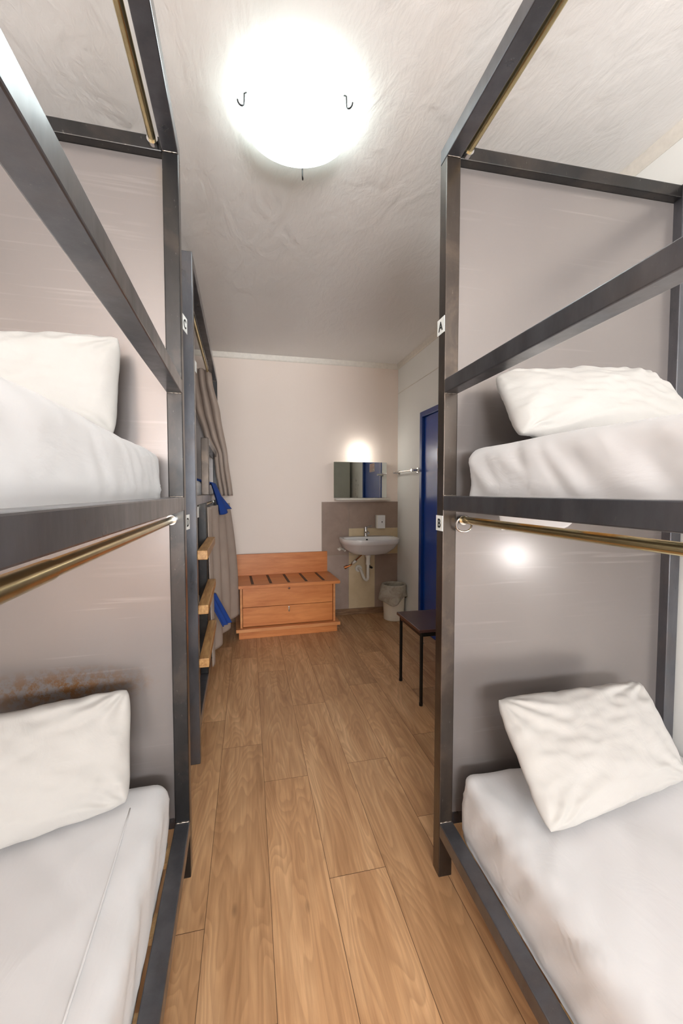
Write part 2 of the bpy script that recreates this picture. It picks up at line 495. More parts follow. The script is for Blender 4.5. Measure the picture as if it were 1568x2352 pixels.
    tl = [('tile_dark', 0.851, 1.147, 0.665, 1.244), ('tile_taupe', 0.851, 1.147, 0.070, 0.661),
          ('tile_dark', 1.150, WX, 0.957, 1.244), ('tile_beige', 1.150, WX, 0.665, 0.954),
          ('tile_beige', 1.150, 1.446, 0.070, 0.661), ('tile_dark', 1.449, WX, 0.070, 0.661)]
    for mt in ('tile_dark', 'tile_taupe', 'tile_beige'):
        bm = bmesh.new()
        for k, a, b_, c, d in tl:
            if k == mt: add_box(bm, a, b_, WY - 0.010, WY - 0.004, c, d, 0.001)
        new_obj(mt + '_field', bm, M[mt], sp)
room_shell()

# ------------------------------------------------------------------ bunk beds
S = 0.049
def wrinkle(p, amp, scale, ang, seed, stretch=4.0):
    c, s = cos(ang), sin(ang)
    q = Vector(((c * p[0] + s * p[1]) * scale, (-s * p[0] + c * p[1]) * scale / stretch, p[2] * scale * 0.6 + seed))
    n = noise.noise(q)
    return amp * (1 - abs(n) * 2.2)

def mattress(name, label, x0, x1, y0, y1, z0, z1, seed, place, flap=None, side=1, group=None, heavy=1.0):
    z0 += 0.004
    h = Vector(((x1 - x0) / 2, (y1 - y0) / 2, (z1 - z0) / 2)); c = Vector(((x0 + x1) / 2, (y0 + y1) / 2, (z0 + z1) / 2))
    r = 0.045
    bm = bmesh.new()
    nx, ny, nz = 56, 110, 12
    def grid(fn, na, nb):
        vs = [[bm.verts.new(fn(2 * a / na - 1, 2 * b / nb - 1)) for b in range(nb + 1)] for a in range(na + 1)]
        for a in range(na):
            for b in range(nb): bm.faces.new((vs[a][b], vs[a + 1][b], vs[a + 1][b + 1], vs[a][b + 1]))
    grid(lambda a, b: (a * h.x, b * h.y, h.z), nx, ny); grid(lambda a, b: (a * h.x, b * h.y, -h.z), nx, ny)
    grid(lambda a, b: (a * h.x, h.y, b * h.z), nx, nz); grid(lambda a, b: (a * h.x, -h.y, b * h.z), nx, nz)
    grid(lambda a, b: (h.x, a * h.y, b * h.z), ny, nz); grid(lambda a, b: (-h.x, a * h.y, b * h.z), ny, nz)
    bmesh.ops.remove_doubles(bm, verts=bm.verts, dist=0.0005)
    inner = h - Vector((r, r, r))
    for v in bm.verts:
        p = v.co
        q = Vector((max(-inner.x, min(inner.x, p.x)), max(-inner.y, min(inner.y, p.y)), max(-inner.z, min(inner.z, p.z))))
        d = p - q
        if p.z < q.z - 1e-6:
            hd = Vector((d.x, d.y, 0))
            if hd.length > 1e-6:
                n = hd.normalized(); hx = q + n * r; p = Vector((hx.x, hx.y, p.z))
            else: n = Vector((0, 0, 1)); p = Vector(p); p.z += 0.004
        elif d.length > 1e-6:
            n = d.normalized(); p = q + n * r
        else: n = Vector((0, 0, 1))
        under = d.z < -1e-6
        top = 0 if under else max(0, n.z); sd = 1 - abs(n.z)
        w = 0.0
        # soft creases: long pulls over the top, gathered folds down the sides
        w += top * (wrinkle(p, 0.0035 * heavy, 5.5, 0.5 * side, seed, 5) + wrinkle(p, 0.002 * heavy, 12, -0.7 * side, seed + 3, 5))
        w += sd * (wrinkle((p.y, p.z + p.x * .2, 0), 0.006 * heavy, 12, 0.85 * side, seed + 7, 5) + wrinkle((p.y, p.z, 0), 0.0035 * heavy, 27, 0.7 * side, seed + 9, 6))
        if p.z < -h.z + 0.03: w *= 0.3
        sag = 0.010 * sin(p.y * 3.1 + seed) * top
        p = p + n * (w - 0.004)
        p.z += sag * 0.5
        v.co = p + c
    t = thing(name, label, 'mattress', group=group)
    place(t)
    o = new_obj('sheet', bm, M['linen'], t, smooth=True)
    if flap:
        flap(t)
    return t

def pillow(label, P0, P1, P2, P3, T, seed, place, nx=64, ny=48, concave=0.035, slump=0.0):
    # P0 bottom left, P1 top left, P2 top right, P3 bottom right ; bulges to both sides
    P0, P1, P2, P3 = map(Vector, (P0, P1, P2, P3))
    nrm = ((P3 - P0) + (P2 - P1)).cross((P1 - P0) + (P2 - P3)).normalized()
    if nrm.y > 0: nrm = -nrm
    bm = bmesh.new()
    def surf(a, b, sgn):
        # a,b in -1..1
        rc = 0.075 * (a * b) ** 4
        ca = 1 - concave * (1 - b * b) * (abs(a) ** 3) - rc; cb = 1 - concave * 1.3 * (1 - a * a) * (abs(b) ** 3) - rc
        u, v = (a * ca + 1) / 2, (b * cb + 1) / 2
        p = P0.lerp(P3, u).lerp(P1.lerp(P2, u), v)
        ea, eb = 1 - abs(a) ** 2.6, 1 - abs(b) ** 2.6
        th = T / 2 * (max(ea, 0) ** 0.55) * (max(eb, 0) ** 0.55)
        th *= 1 + 0.16 * slump * (-b)
        q = Vector((a * 0.3, b * 0.22, 0))
        edge = 1 - ea * eb
        w = 0.0
        for (ca_, cb_) in ((-1, -1), (1, -1), (-1, 1), (1, 1)):
            dx, dy = a - ca_, b - cb_
            rr = math.hypot(dx, dy)
            th_ = math.atan2(dy, dx)
            w += 0.0105 * math.exp(-rr * 2.0) * sin(th_ * 13 + seed + noise.noise(Vector((a * 2, b * 2, seed))) * 3) * min(1, rr * 4)
        w += wrinkle((q.x, q.y, 0), 0.0065, 11, 0.6 + seed, seed, 3) * (0.3 + edge)
        w += 0.006 * noise.noise(Vector((a * 2.2, b * 1.8, seed * 1.3)))
        gate = min(1, (1 - abs(a)) * 9) * min(1, (1 - abs(b)) * 9)
        hem = 0.004 * noise.noise(Vector((a * 7, b * 7, seed)))
        return p + nrm * (sgn * (th + w * gate) + hem) + (P1 - P0).normalized() * hem
    F = [[bm.verts.new(surf(2 * i / nx - 1, 2 * j / ny - 1, 1)) for j in range(ny + 1)] for i in range(nx + 1)]
    B = [[F[i][j] if i in (0, nx) or j in (0, ny) else bm.verts.new(surf(2 * i / nx - 1, 2 * j / ny - 1, -1)) for j in range(ny + 1)] for i in range(nx + 1)]
    for G in (F, B):
        for i in range(nx):
            for j in range(ny):
                bm.faces.new((G[i][j], G[i + 1][j], G[i + 1][j + 1], G[i][j + 1]))
    # pillowcase hem: flat lip around the edge
    o = new_obj('pillow', bm, M['pillow'], smooth=True)
    m = o.modifiers.new('soft', 'SUBSURF'); m.levels = 1; m.render_levels = 1
    tag(o, label, 'pillow')
    place(o)
    return o

def letter(ch, size, mat, parent, mtx):
    cu = bpy.data.curves.new('letter', 'FONT'); cu.body = ch; cu.size = size; cu.align_x = 'CENTER'; cu.align_y = 'CENTER'
    cu.extrude = 0.0004; cu.offset = size * 0.022
    tmp = bpy.data.objects.new('tmp_letter', cu); C.objects.link(tmp)
    dg = bpy.context.evaluated_depsgraph_get()
    me = bpy.data.meshes.new_from_object(tmp.evaluated_get(dg))
    bpy.data.objects.remove(tmp)
    me.materials.clear(); me.materials.append(mat)
    me.transform(mtx)
    o = bpy.data.objects.new('letter', me); C.objects.link(o); o.parent = parent
    return o

def bunk(label, loc, rot, side, D, Wd=0.984, zt=2.484, zg=(1.678, 1.724), zm=(1.289, 1.338), zl=(0.150, 0.198),
         panel='panel_r', ladder=False, guard_from=None, labels=None, rodx=(0.07, 0.068), rodz=(2.452, 1.257), ringed=True, postmat='steel_post'):
    """local frame: aisle-side far post at x=0,y=0; bed runs to -y; side=+1 bed spreads to +x, -1 to -x"""
    t = thing('bunk_bed', label, 'bunk bed', loc, rot, 'steel bunk beds')
    s = side
    def B(name, xa, xb, ya, yb, za, zb, mat='steel', bev=0.003):
        return box(name, s * xa, s * xb, ya, yb, za, zb, M[mat], t, bev)
    # posts
    for xa in (0, Wd - S):
        for ya in (0, -D):
            pm = postmat if (xa == 0 and ya == 0) else 'steel'
            B('post', xa, xa + S, ya, ya + S, 0.0, zt - (S if xa == 0 else 0) if ya == 0 else zt, pm)
    # long rails (butt against the near face of the far posts)
    for xa, nm in ((0, 'aisle'), (Wd - S, 'wall')):
        y1, y0 = (0.0, -D + S)
        top_y1 = S if xa == 0 else 0.0
        B('top_rail', xa, xa + S, y0, top_y1, zt - S, zt, 'steel')
        B('side_rail', xa, xa + S, y0, y1, zm[0], zm[1], 'steel')
        B('side_rail', xa, xa + S, y0, y1, zl[0], zl[1], 'steel')
        gy1 = y1 if guard_from is None else y1
        gy0 = y0
        if xa == 0:
            if guard_from is not None:   # guard rail leaves a gap for the ladder
                B('guard_rail', xa, xa + S, guard_from, y1, zg[0], zg[1], 'steel')
                gp = B('guard_post', xa, xa + S, guard_from - S, guard_from, zm[1], zg[1], 'steel_post')
            else:
                B('guard_rail', xa, xa + S, y0, y1, zg[0], zg[1], 'steel')
    # end rails
    for ya in (0, -D):
        B('end_rail', S, Wd - S, ya + 0.004, ya + S - 0.004, zt - S, zt - 0.004, 'steel_dark')
        ys = (ya + 0.040, ya + S) if ya == 0 else (ya, ya + S)
        B('end_rail', S, Wd - S, ys[0], ys[1], zm[0], zm[1], 'steel')
        B('end_rail', S, Wd - S, ys[0], ys[1], zl[0], zl[1], 'steel')
    # sheet-metal head panel at the far end
    B('head_panel', S - 0.001, Wd - S + 0.001, 0.036, 0.0395, 0.20, zt - S - 0.001, panel, 0.0)
    # slats under both mattresses
    for z in (zm[0] + 0.004, zl[0] + 0.004):
        for k in range(9):
            y = -D + S + 0.09 + k * (D - S - 0.18) / 8
            B('bed_slat', S - 0.004, Wd - S + 0.004, y - 0.035, y + 0.035, z, z + 0.018, 'slat', 0.001)
    # curtain rods
    rods = []
    for (xr, zr) in ((rodx[0], rodz[0]), (rodx[1], rodz[1])):
        ro = tube('curtain_rod', [(s * xr, 0.002, zr), (s * xr, -D * 0.52, zr), (s * xr, -D + S - 0.002, zr)], 0.0118, M['brass'], t, 20)
        rods.append(ro)
        # stretch sleeve of the telescopic rod, and end cup
        bm = bmesh.new(); add_tube(bm, [(s * xr, -0.92, zr), (s * xr, -D + S + 0.01, zr)], 0.0132, 20)
        o = new_obj('rod_sleeve', bm, M['brass'], ro, True); sharp(o)
        bm = bmesh.new(); add_tube(bm, [(s * xr, 0.004, zr), (s * xr, -0.014, zr), (s * xr, -0.016, zr)], 0.0165, 20)
        o = new_obj('rod_end_cup', bm, M['chrome'], ro, True); sharp(o)
    if ringed:
        bm = bmesh.new(); R = 0.027
        pts = [(s * (rodx[1] - 0.004) + R * cos(a), -0.024 + 0.006 * sin(a * 2), rodz[1] - 0.012 + R * sin(a)) for a in [radians(35 + 18 * k) for k in range(19)]]
        add_tube(bm, pts, 0.0035, 10)
        o = new_obj('curtain_ring', bm, M['chrome'], t, True)
    # weld beads at the joints
    def bead(cx, cy, cz, lx, ly, seed):
        bm = bmesh.new()
        n = 9
        pts = [(s * (cx + lx * k / n), cy + ly * k / n, cz + 0.002 * noise.noise(Vector((k * .9, seed, 0)))) for k in range(n + 1)]
        add_tube(bm, pts, 0.003, 6, True, [0.0016 + 0.0016 * abs(noise.noise(Vector((k * 1.7, seed, 3)))) for k in range(n + 1)])
        new_obj('weld_bead', bm, M['weld'], t, True)
    bead(0.002, -0.001, zt - S, S - 0.004, 0, 1); bead(0.002, -0.001, zg[0], S - 0.004, 0, 2)
    bead(0.002, -0.001, zl[1] + 0.001, S - 0.004, 0, 3); bead(0.002, -0.001, zm[1] + 0.001, S - 0.004, 0, 4)
    if ladder:
        sy = -D + 0.60
        B('ladder_stile', 0, S, sy, sy + S, zl[1], zm[0], 'steel_dark')
        for z in (1.020, 0.750, 0.483):
            B('ladder_rung', -0.048, 0.0, -D + 0.008, sy + S, z, z + 0.045, 'rung', 0.003)
    for (ch, z, ya, yb, xo, ang, at) in labels or []:
        # card fixed on the aisle face of the post, sticking out past its far edge
        bm = bmesh.new(); w = abs(yb - ya); add_box(bm, -0.0007, 0.0007, 0, w, -0.026, 0.026)
        o = new_obj('letter_card', bm, M['label'], t)
        o.location = (s * xo, at + ya, z); o.rotation_euler = (0, 0, ang)
        if ch:
            mtx = Matrix.Translation((-s * 0.0012, w / 2 + 0.001, -0.002)) @ Matrix.Rotation(-s * pi / 2, 4, 'Z') @ Matrix.Rotation(pi / 2, 4, 'X')
            letter(ch, 0.042, M['ink'], o, mtx)
    return t

RX, RYY, RROT = 0.6604, 1.2655, -0.0391
LXX, LY = -0.1821, 1.4722
RB = Matrix.Translation((RX, RYY, 0)) @ Matrix.Rotation(RROT, 4, 'Z') @ Matrix.Translation((-RX, -RYY, 0))
def place_r(o):
    o.matrix_world = RB @ o.matrix_world
def place_w(o): pass

bR = bunk('dark steel bunk bed right of the aisle, cards A and B on its post', (RX, RYY, 0), RROT, 1, 2.05, panel='panel_r',
          labels=[('A', 1.905, -0.004, 0.050, -0.0018, 0.0, 0.004), ('B', 1.245, -0.004, 0.048, -0.0018, 0.0, 0.0)])
bL = bunk('dark steel bunk bed left of the aisle in the foreground, rust stained head panel', (LXX, LY, 0), 0.001, -1, 2.05, zt=2.490, zg=(1.677, 1.722),
          zm=(1.288, 1.334), zl=(0.156, 0.205), panel='panel_l', rodx=(0.074, 0.040), rodz=(2.462, 1.258), ringed=False, postmat='steel_dark',
          labels=[('C', 1.93, 0.0, 0.060, 0.0014, -0.15, 0.038), ('D', 1.245, 0.0, 0.055, 0.0014, -0.12, 0.036)])
b2 = bunk('steel bunk bed with wooden ladder rungs behind the front left bunk', (-0.206, 4.30 - S, 0), 0, -1, 4.30 - S - 2.103, zt=2.478, zg=(1.677, 1.722),
          zm=(1.285, 1.332), zl=(0.150, 0.200), panel='panel_r', rodx=(0.066, 0.060), rodz=(2.44, 1.257), ringed=False, postmat='steel_dark', ladder=True, guard_from=3.02 - (4.30 - S),
          labels=[(None, 1.965, 0.0, 0.05, 0.0014, -0.10, -(4.30 - S - 2.103) + 0.04), (None, 1.25, 0.0, 0.05, 0.0014, -0.08, -(4.30 - S - 2.103) + 0.04)])

# ------------------------------------------------------------------ mattresses and pillows
def flap_r(t):
    # loose corner of the sheet hanging under the upper mattress
    bm = bmesh.new(); nx, ny = 16, 8
    G = []
    for i in range(nx + 1):
        row = []
        for j in range(ny + 1):
            u, v = i / nx, j / ny
            x = 0.80 + 0.32 * u; z = 1.292 - v * (0.058 * (1 - max(0, (u - 0.72) / 0.28)) + 0.002)
            y = 1.16 - 0.02 * v + 0.006 * sin(u * 9)
            row.append(bm.verts.new((x, y, z)))
        G.append(row)
    for i in range(nx):
        for j in range(ny): bm.faces.new((G[i][j], G[i + 1][j], G[i + 1][j + 1], G[i][j + 1]))
    o = new_obj('loose_sheet_corner', bm, M['linen'], t, True)
    m = o.modifiers.new('s', 'SOLIDIFY'); m.thickness = 0.0015

def hem_left(t):
    bm = bmesh.new()
    pts = []
    for k in range(31):
        u = k / 30; y = 1.33 - 1.7 * u
        pts.append((-0.335 + 0.012 * sin(u * 5), y, 0.385 + 0.0045 * sin(y * 3.1 + 4.0)))
    add_tube(bm, pts, 0.0028, 6)
    new_obj('sheet_hem', bm, M['linen'], t, True)

yN_R, yN_L = RYY - 2.05 + S, LY - 2.05 + S
mattress('mattress', 'white sheeted mattress on the lower level of the right bunk, under the slanted pillow', 0.723, 1.582, yN_R + .02, RYY - 0.018, 0.172, 0.398, 2.0, place_r, heavy=1.4)
mattress('mattress', 'white sheeted mattress on the upper level of the right bunk', 0.723, 1.582, yN_R + .02, RYY - 0.022, 1.311, 1.490, 5.0, place_r, flap=flap_r, side=-1)
mattress('mattress', 'white sheeted mattress on the lower level of the left bunk, with a raised sheet hem', -1.106, -0.242, yN_L + .02, LY - 0.020, 0.178, 0.388, 4.0, place_w, side=-1, flap=hem_left)
mattress('mattress', 'white sheeted mattress on the upper level of the front left bunk', -1.106, -0.242, yN_L + .02, LY - 0.030, 1.310, 1.486, 8.0, place_w)
mattress('mattress', 'white mattress on the upper level of the bunk with the ladder', -1.128, -0.268, 2.17, 4.24, 1.307, 1.440, 11.0, place_w)
mattress('mattress', 'white mattress low behind the wooden ladder rungs', -1.128, -0.268, 2.17, 4.24, 0.174, 0.350, 13.0, place_w)

pillow('white pillow slanting against the head panel on the lower right bed', (0.795, 0.90, 0.420), (0.785, 1.165, 0.690), (1.40, 1.185, 0.685), (1.425, 1.02, 0.415), 0.105, 1.0, place_r)
pillow('plump white pillow on the upper right bed', (0.775, 1.04, 1.508), (0.780, 1.195, 1.730), (1.375, 1.185, 1.772), (1.47, 1.02, 1.513), 0.15, 2.4, place_r, slump=1)
pillow('white pillow standing against the panel on the lower left bed', (-0.90, 1.12, 0.41), (-0.93, 1.29, 0.725), (-0.335, 1.425, 0.735), (-0.325, 1.335, 0.395), 0.105, 3.7, place_w)
pillow('plump white pillow on the upper left bed', (-0.97, 1.30, 1.50), (-0.97, 1.395, 1.80), (-0.335, 1.42, 1.835), (-0.345, 1.36, 1.50), 0.12, 5.1, place_w, slump=1)
pillow('white pillow glimpsed beside the ladder bunk post, on its upper level', (-0.88, 2.42, 1.505), (-0.88, 2.82, 1.53), (-0.29, 2.86, 1.53), (-0.29, 2.42, 1.505), 0.13, 6.3, place_w)

# ------------------------------------------------------------------ curtains and blue cloths on the ladder bunk
def sheet_grid(name, fn, nu, nv, mat, thick=0.002, parent=None):
    bm = bmesh.new()
    G = [[bm.verts.new(fn(i / nu, j / nv)) for j in range(nv + 1)] for i in range(nu + 1)]
    for i in range(nu):
        for j in range(nv): bm.faces.new((G[i][j], G[i + 1][j], G[i + 1][j + 1], G[i][j + 1]))
    o = new_obj(name, bm, mat, parent, True)
    m = o.modifiers.new('thick', 'SOLIDIFY'); m.thickness = thick
    return o

def lerp_pts(pts, t):
    for (t0, v0), (t1, v1) in zip(pts, pts[1:]):
        if t <= t1:
            k = (t - t0) / (t1 - t0); k = k * k * (3 - 2 * k) * 0.5 + k * 0.5
            return v0 + (v1 - v0) * k
    return pts[-1][1]

def cur_up(u, t):
    z = 2.50 + (1.318 - 2.50) * t
    xl = lerp_pts([(0, -0.44), (0.3, -0.41), (0.52, -0.33), (0.68, -0.235), (0.8, -0.225), (1, -0.19)], t)
    xr = lerp_pts([(0, -0.25), (0.08, -0.243), (0.35, -0.175), (0.68, -0.115), (1, -0.072)], t)
    gather = lerp_pts([(0, 1.0), (0.55, 0.8), (0.68, 0.5), (1, 1.0)], t)
    x = xl + (xr - xl) * u
    y = 3.98 + 0.10 * (1 - u) + 0.035 * sin(u * 19 + 1.2 * t) * gather - 0.04 * sin(pi * t)
    x += 0.008 * sin(u * 19 + 1.5 + t)
    return (x, y, z - 0.05 * u * (1 - t))
cu = sheet_grid('curtain', cur_up, 90, 60, M['curtain'], 0.003)
tag(cu, 'taupe curtain gathered at the far end of the ladder bunk upper level', 'curtain', 'curtains of the ladder bunk')
def cur_lo(u, t):
    z = 1.255 + (0.215 - 1.255) * t + 0.05 * u * t
    y = 2.76 + (3.80 - 2.76) * u
    x = -0.166 + (0.061 + 0.065 * sin(min(1, t * 1.3) * pi / 2)) * u ** 1.5 - 0.036 * (1 - u)
    x += (0.016 + 0.012 * t) * sin(u * 21 + 0.7 * t)
    return (x, y, z)
cu = sheet_grid('curtain', cur_lo, 110, 50, M['curtain'], 0.003)
tag(cu, 'taupe curtain hanging down the lower level beside the orange drawer unit', 'curtain', 'curtains of the ladder bunk')

def blue_up(u, t):
    # folded over the side rail
    y = 3.16 + 0.30 * u
    if t < 0.35:
        k = t / 0.35
        return (-0.33 + 0.11 * k, y - .02, 1.446 - 0.03 * k + 0.012 * sin(u * 9))
    k = (t - 0.35) / 0.65
    return (-0.200 + 0.085 * k * (0.5 + u) + 0.014 * sin(u * 11 + 2 * k), y + 0.10 * k * (1 - u * .6), 1.42 - (0.225 + 0.02 * sin(u * 5)) * k)
o = sheet_grid('blanket', blue_up, 40, 40, M['blue_cloth'], 0.004)
tag(o, 'royal blue cloth draped over the upper side rail', 'blanket')
def blue_lo(u, t):
    y = 2.80 + 0.36 * u + 0.28 * t
    if t < 0.2:
        k = t / 0.2
        return (-0.34 + 0.13 * k, y, 0.372 + 0.15 * (1 - k) * 0.3 + .01 * sin(u * 8))
    k = (t - 0.2) / 0.8
    return (-0.198 + 0.055 * k + 0.014 * sin(u * 10 + 2 * k), y, 0.385 - 0.235 * k)
def blue_lo2(u, t):
    y = 2.82 + 0.34 * u + 0.10 * t
    y = 2.80 + 0.16 * u + 0.10 * t
    return (-0.235 + 0.105 * t + 0.055 * u + 0.010 * sin(u * 14 + t), y, 0.70 - 0.27 * t - 0.05 * u + 0.03 * u * t)
o = sheet_grid('blanket', blue_lo2, 40, 40, M['blue_cloth'], 0.004)
tag(o, 'royal blue cloth hanging low behind the ladder rungs', 'blanket')

# ------------------------------------------------------------------ ceiling light
def ceiling_light(cx, cy, label):
    t = thing('ceiling_light', label, 'light', (cx, cy, CZ - 0.07))
    bm = bmesh.new(); R, dpt = 0.199, 0.044
    prof = []
    for k in range(15):
        a = k / 14
        prof.append((max(0.0005, R * a), -dpt * (1 - a * a) + 0.012))
    prof += [(R + 0.002, 0.015), (R - 0.004, 0.017)]
    for k in range(13, -1, -1):
        a = k / 14
        prof.append((max(0.0005, (R - 0.006) * a), -(dpt - 0.004) * (1 - a * a) + 0.016))
    add_lathe(bm, prof, 64)
    o = new_obj('glass_shade', bm, GLOW_LAMP, t, True)
    bm = bmesh.new(); add_lathe(bm, [(0.001, 0.026), (0.165, 0.024), (0.168, 0.030), (0.10, 0.045), (0.09, 0.0695)], 48)
    new_obj('halo_baffle', bm, M['plastic'], t, True)  # added pan hidden by the shade, blocks its upward glow on the ceiling
    for a in (199, 317, 77):
        ca, sa = cos(radians(a)), sin(radians(a))
        bm = bmesh.new(); pts = [(ca * 0.160, sa * 0.160, 0.029)]
        pts += [(ca * 0.198, sa * 0.198, 0.030), (ca * 0.204, sa * 0.204, 0.024), (ca * 0.204, sa * 0.204, 0.0)]
        for k in range(1, 7):
            b_ = k * pi / 6
            pts.append((ca * (0.204 + 0.012 - 0.012 * cos(b_)), sa * (0.204 + 0.012 - 0.012 * cos(b_)), -0.006 - 0.014 * sin(b_)))
        add_tube(bm, pts, 0.0028, 8)
        new_obj('shade_hook', bm, M['black_metal'], t, True)
GLOW_LAMP = glow('lit_opal_glass', (240, 255, 255), 8.0)
GLOW_GLOBE = glow('lit_globe_glass', (255, 253, 246), 9.0)
ceiling_light(0.222, 1.582, 'large round white glass ceiling light above the aisle, switched on')
ceiling_light(0.20, -1.35, 'added round fill light on the unseen ceiling towards the window end')  # added lamp out of view, fills beds and floor from above

# ------------------------------------------------------------------ back wall things (room frame)
def RT(name, label, cat, loc, rotz=0, group=None):
    t = thing(name, label, cat, loc, rotz, group)
    return room_place(t)

def washroom():
    # mirror with a shelf
    t = RT('mirror', 'rectangular wall mirror above the washbasin', 'mirror', (1.275, WY, 1.483))
    box('mirror_glass', -0.297, 0.297, -0.032, -0.027, -0.193, 0.193, M['mirror'], t)
    box('backing_board', -0.292, 0.292, -0.027, 0.0, -0.188, 0.188, M['plastic'], t)
    tag(room_place(mk_shelf()), 'narrow white shelf right below the mirror', 'shelf')
    # globe light
    t = RT('wall_light', 'small lit white globe light above the mirror', 'light', (1.268, WY, 1.768))
    bm = bmesh.new(); bmesh.ops.create_uvsphere(bm, u_segments=40, v_segments=24, radius=0.072)
    bmesh.ops.translate(bm, verts=bm.verts, vec=(0.0, -0.105, 0))
    new_obj('glass_globe', bm, GLOW_GLOBE, t, True)
    bm = bmesh.new(); add_lathe(bm, [(0.045, 0.0), (0.045, 0.016), (0.032, 0.03)], 28, close_top=True)
    bmesh.ops.rotate(bm, verts=bm.verts, matrix=Matrix.Rotation(pi / 2, 3, 'X'))
    new_obj('base', bm, M['chrome'], t, True)
    # basin
    t = RT('washbasin', 'white ceramic washbasin fixed to the tiled wall', 'washbasin', (1.325, WY, 0.0))
    def basin():
        bm = bmesh.new()
        N = 72
        def outline(w, d, zz, yb=-0.012):
            pts = []
            for k in range(N):
                a = 2 * pi * k / N
                x = w * (abs(cos(a)) ** 0.62) * (1 if cos(a) > 0 else -1)
                y = sin(a)
                yy = yb + (0.0 if y > 0 else 0) + (-d / 2) + (d / 2) * (abs(y) ** (0.30 if y > 0 else 0.85)) * (1 if y > 0 else -1)
                pts.append((x, yy, zz))
            return pts
        rings = [outline(0.09, 0.14, 0.695, -0.14), outline(0.20, 0.27, 0.712, -0.06), outline(0.268, 0.37, 0.765, -0.012), outline(0.293, 0.415, 0.815, -0.012),
                 outline(0.300, 0.425, 0.822, -0.012), outline(0.308, 0.437, 0.862, -0.012), outline(0.305, 0.433, 0.870, -0.014), outline(0.296, 0.422, 0.872, -0.018),
                 outline(0.272, 0.325, 0.868, -0.098), outline(0.258, 0.30, 0.845, -0.105), outline(0.225, 0.25, 0.79, -0.122), outline(0.12, 0.14, 0.742, -0.16), outline(0.02, 0.02, 0.736, -0.22)]
        vr = [[bm.verts.new(p) for p in r] for r in rings]
        for i in range(len(vr) - 1):
            for k in range(N): bm.faces.new((vr[i][k], vr[i][(k + 1) % N], vr[i + 1][(k + 1) % N], vr[i + 1][k]))
        bm.faces.new(vr[0][::-1]); bm.faces.new(vr[-1])
        o = new_obj('bowl', bm, M['ceramic'], t, True); sharp(o, 50)
        bm = bmesh.new(); add_tube(bm, [(0.0, -0.108, 0.836), (0.0, -0.118, 0.8355)], 0.011, 20)
        new_obj('overflow_hole', bm, M['hole'], o, True)
        tp = new_tap(t)
        # waste pipe
        bm = bmesh.new(); add_tube(bm, [(-0.02, -0.22, 0.70), (-0.02, -0.22, 0.668)], 0.030, 24)
        add_tube(bm, [(-0.02, -0.22, 0.67), (-0.02, -0.22, 0.60)], 0.022, 20); add_tube(bm, [(-0.02, -0.22, 0.60), (-0.02, -0.22, 0.45)], 0.0155, 20)
        add_tube(bm, [(-0.02, -0.22, 0.60), (-0.02, -0.22, 0.588)], 0.024, 20)
        arc = [(-0.02, -0.22, 0.46), (-0.021, -0.218, 0.435), (-0.03, -0.20, 0.42), (-0.042, -0.175, 0.424), (-0.05, -0.155, 0.445), (-0.064, -0.11, 0.505), (-0.068, -0.07, 0.512), (-0.068, -0.012, 0.513)]
        add_tube(bm, arc, 0.0155, 20)
        add_tube(bm, [(-0.068, -0.024, 0.513), (-0.068, -0.011, 0.513)], 0.038, 28)
        o = new_obj('waste_pipe', bm, M['plastic'], t, True); sharp(o)
        # supply valves
        bm = bmesh.new()
        add_tube(bm, [(-0.20, -0.011, 0.545), (-0.20, -0.05, 0.545)], 0.010, 14); add_tube(bm, [(-0.215, -0.05, 0.535), (-0.165, -0.055, 0.56)], 0.009, 14)
        add_tube(bm, [(-0.165, -0.055, 0.56), (-0.13, -0.08, 0.60), (-0.09, -0.14, 0.66), (-0.05, -0.16, 0.70)], 0.006, 12)
        add_tube(bm, [(-0.235, -0.05, 0.53), (-0.212, -0.05, 0.54)], 0.017, 8)
        v1 = new_obj('supply_valve', bm, M['copper'], t, True); sharp(v1)
        bm = bmesh.new(); add_tube(bm, [(-0.148, -0.066, 0.578), (-0.115, -0.09, 0.612)], 0.0155, 16)
        new_obj('valve_nut', bm, M['plastic'], v1, True)
        bm = bmesh.new(); add_tube(bm, [(0.07, -0.011, 0.52), (0.055, -0.05, 0.53), (0.01, -0.09, 0.56), (0.0, -0.13, 0.62), (0.0, -0.15, 0.70)], 0.0075, 12)
        add_tube(bm, [(0.085, -0.02, 0.515), (0.045, -0.045, 0.535)], 0.013, 12)
        new_obj('supply_valve', bm, M['steel_dark'], t, True)
        # fixing caps under the left rim
        bm = bmesh.new(); add_tube(bm, [(-0.275, -0.03, 0.745), (-0.295, -0.07, 0.735)], 0.014, 12); add_tube(bm, [(-0.25, -0.04, 0.735), (-0.235, -0.085, 0.722)], 0.011, 12)
        add_box(bm, -0.305, -0.235, -0.03, -0.009, 0.728, 0.742, 0.003)
        new_obj('fixing_bracket', bm, M['plastic'], t)
    basin()
    # switch box / dispenser on the splashback
    t = RT('soap_dispenser', 'white square dispenser box on the dark tiles above the washbasin', 'dispenser', (1.497, WY - 0.010, 1.026))
    box('body', -0.05, 0.05, -0.052, 0, -0.073, 0.073, M['plastic'], t, 0.006)
    box('lid', -0.034, 0.05, -0.056, -0.050, -0.073, 0.073, M['ceramic'], t, 0.002)
    bm = bmesh.new(); add_tube(bm, [(0.014, -0.0555, 0.0), (0.014, -0.0572, 0)], 0.006, 16); add_box(bm, 0.0115, 0.0165, -0.0572, -0.055, -0.014, 0.0)
    new_obj('keyhole', bm, M['hole'], t)
    # towel rail on the right wall
    t = RT('towel_rail', 'short chrome towel rail on the wall between the corner and the blue door', 'towel rail', (WX, 4.08, 1.566))
    tube('rail_bar', [(-0.062, 0.262, 0), (-0.062, -0.300, 0)], 0.008, M['chrome'], t)
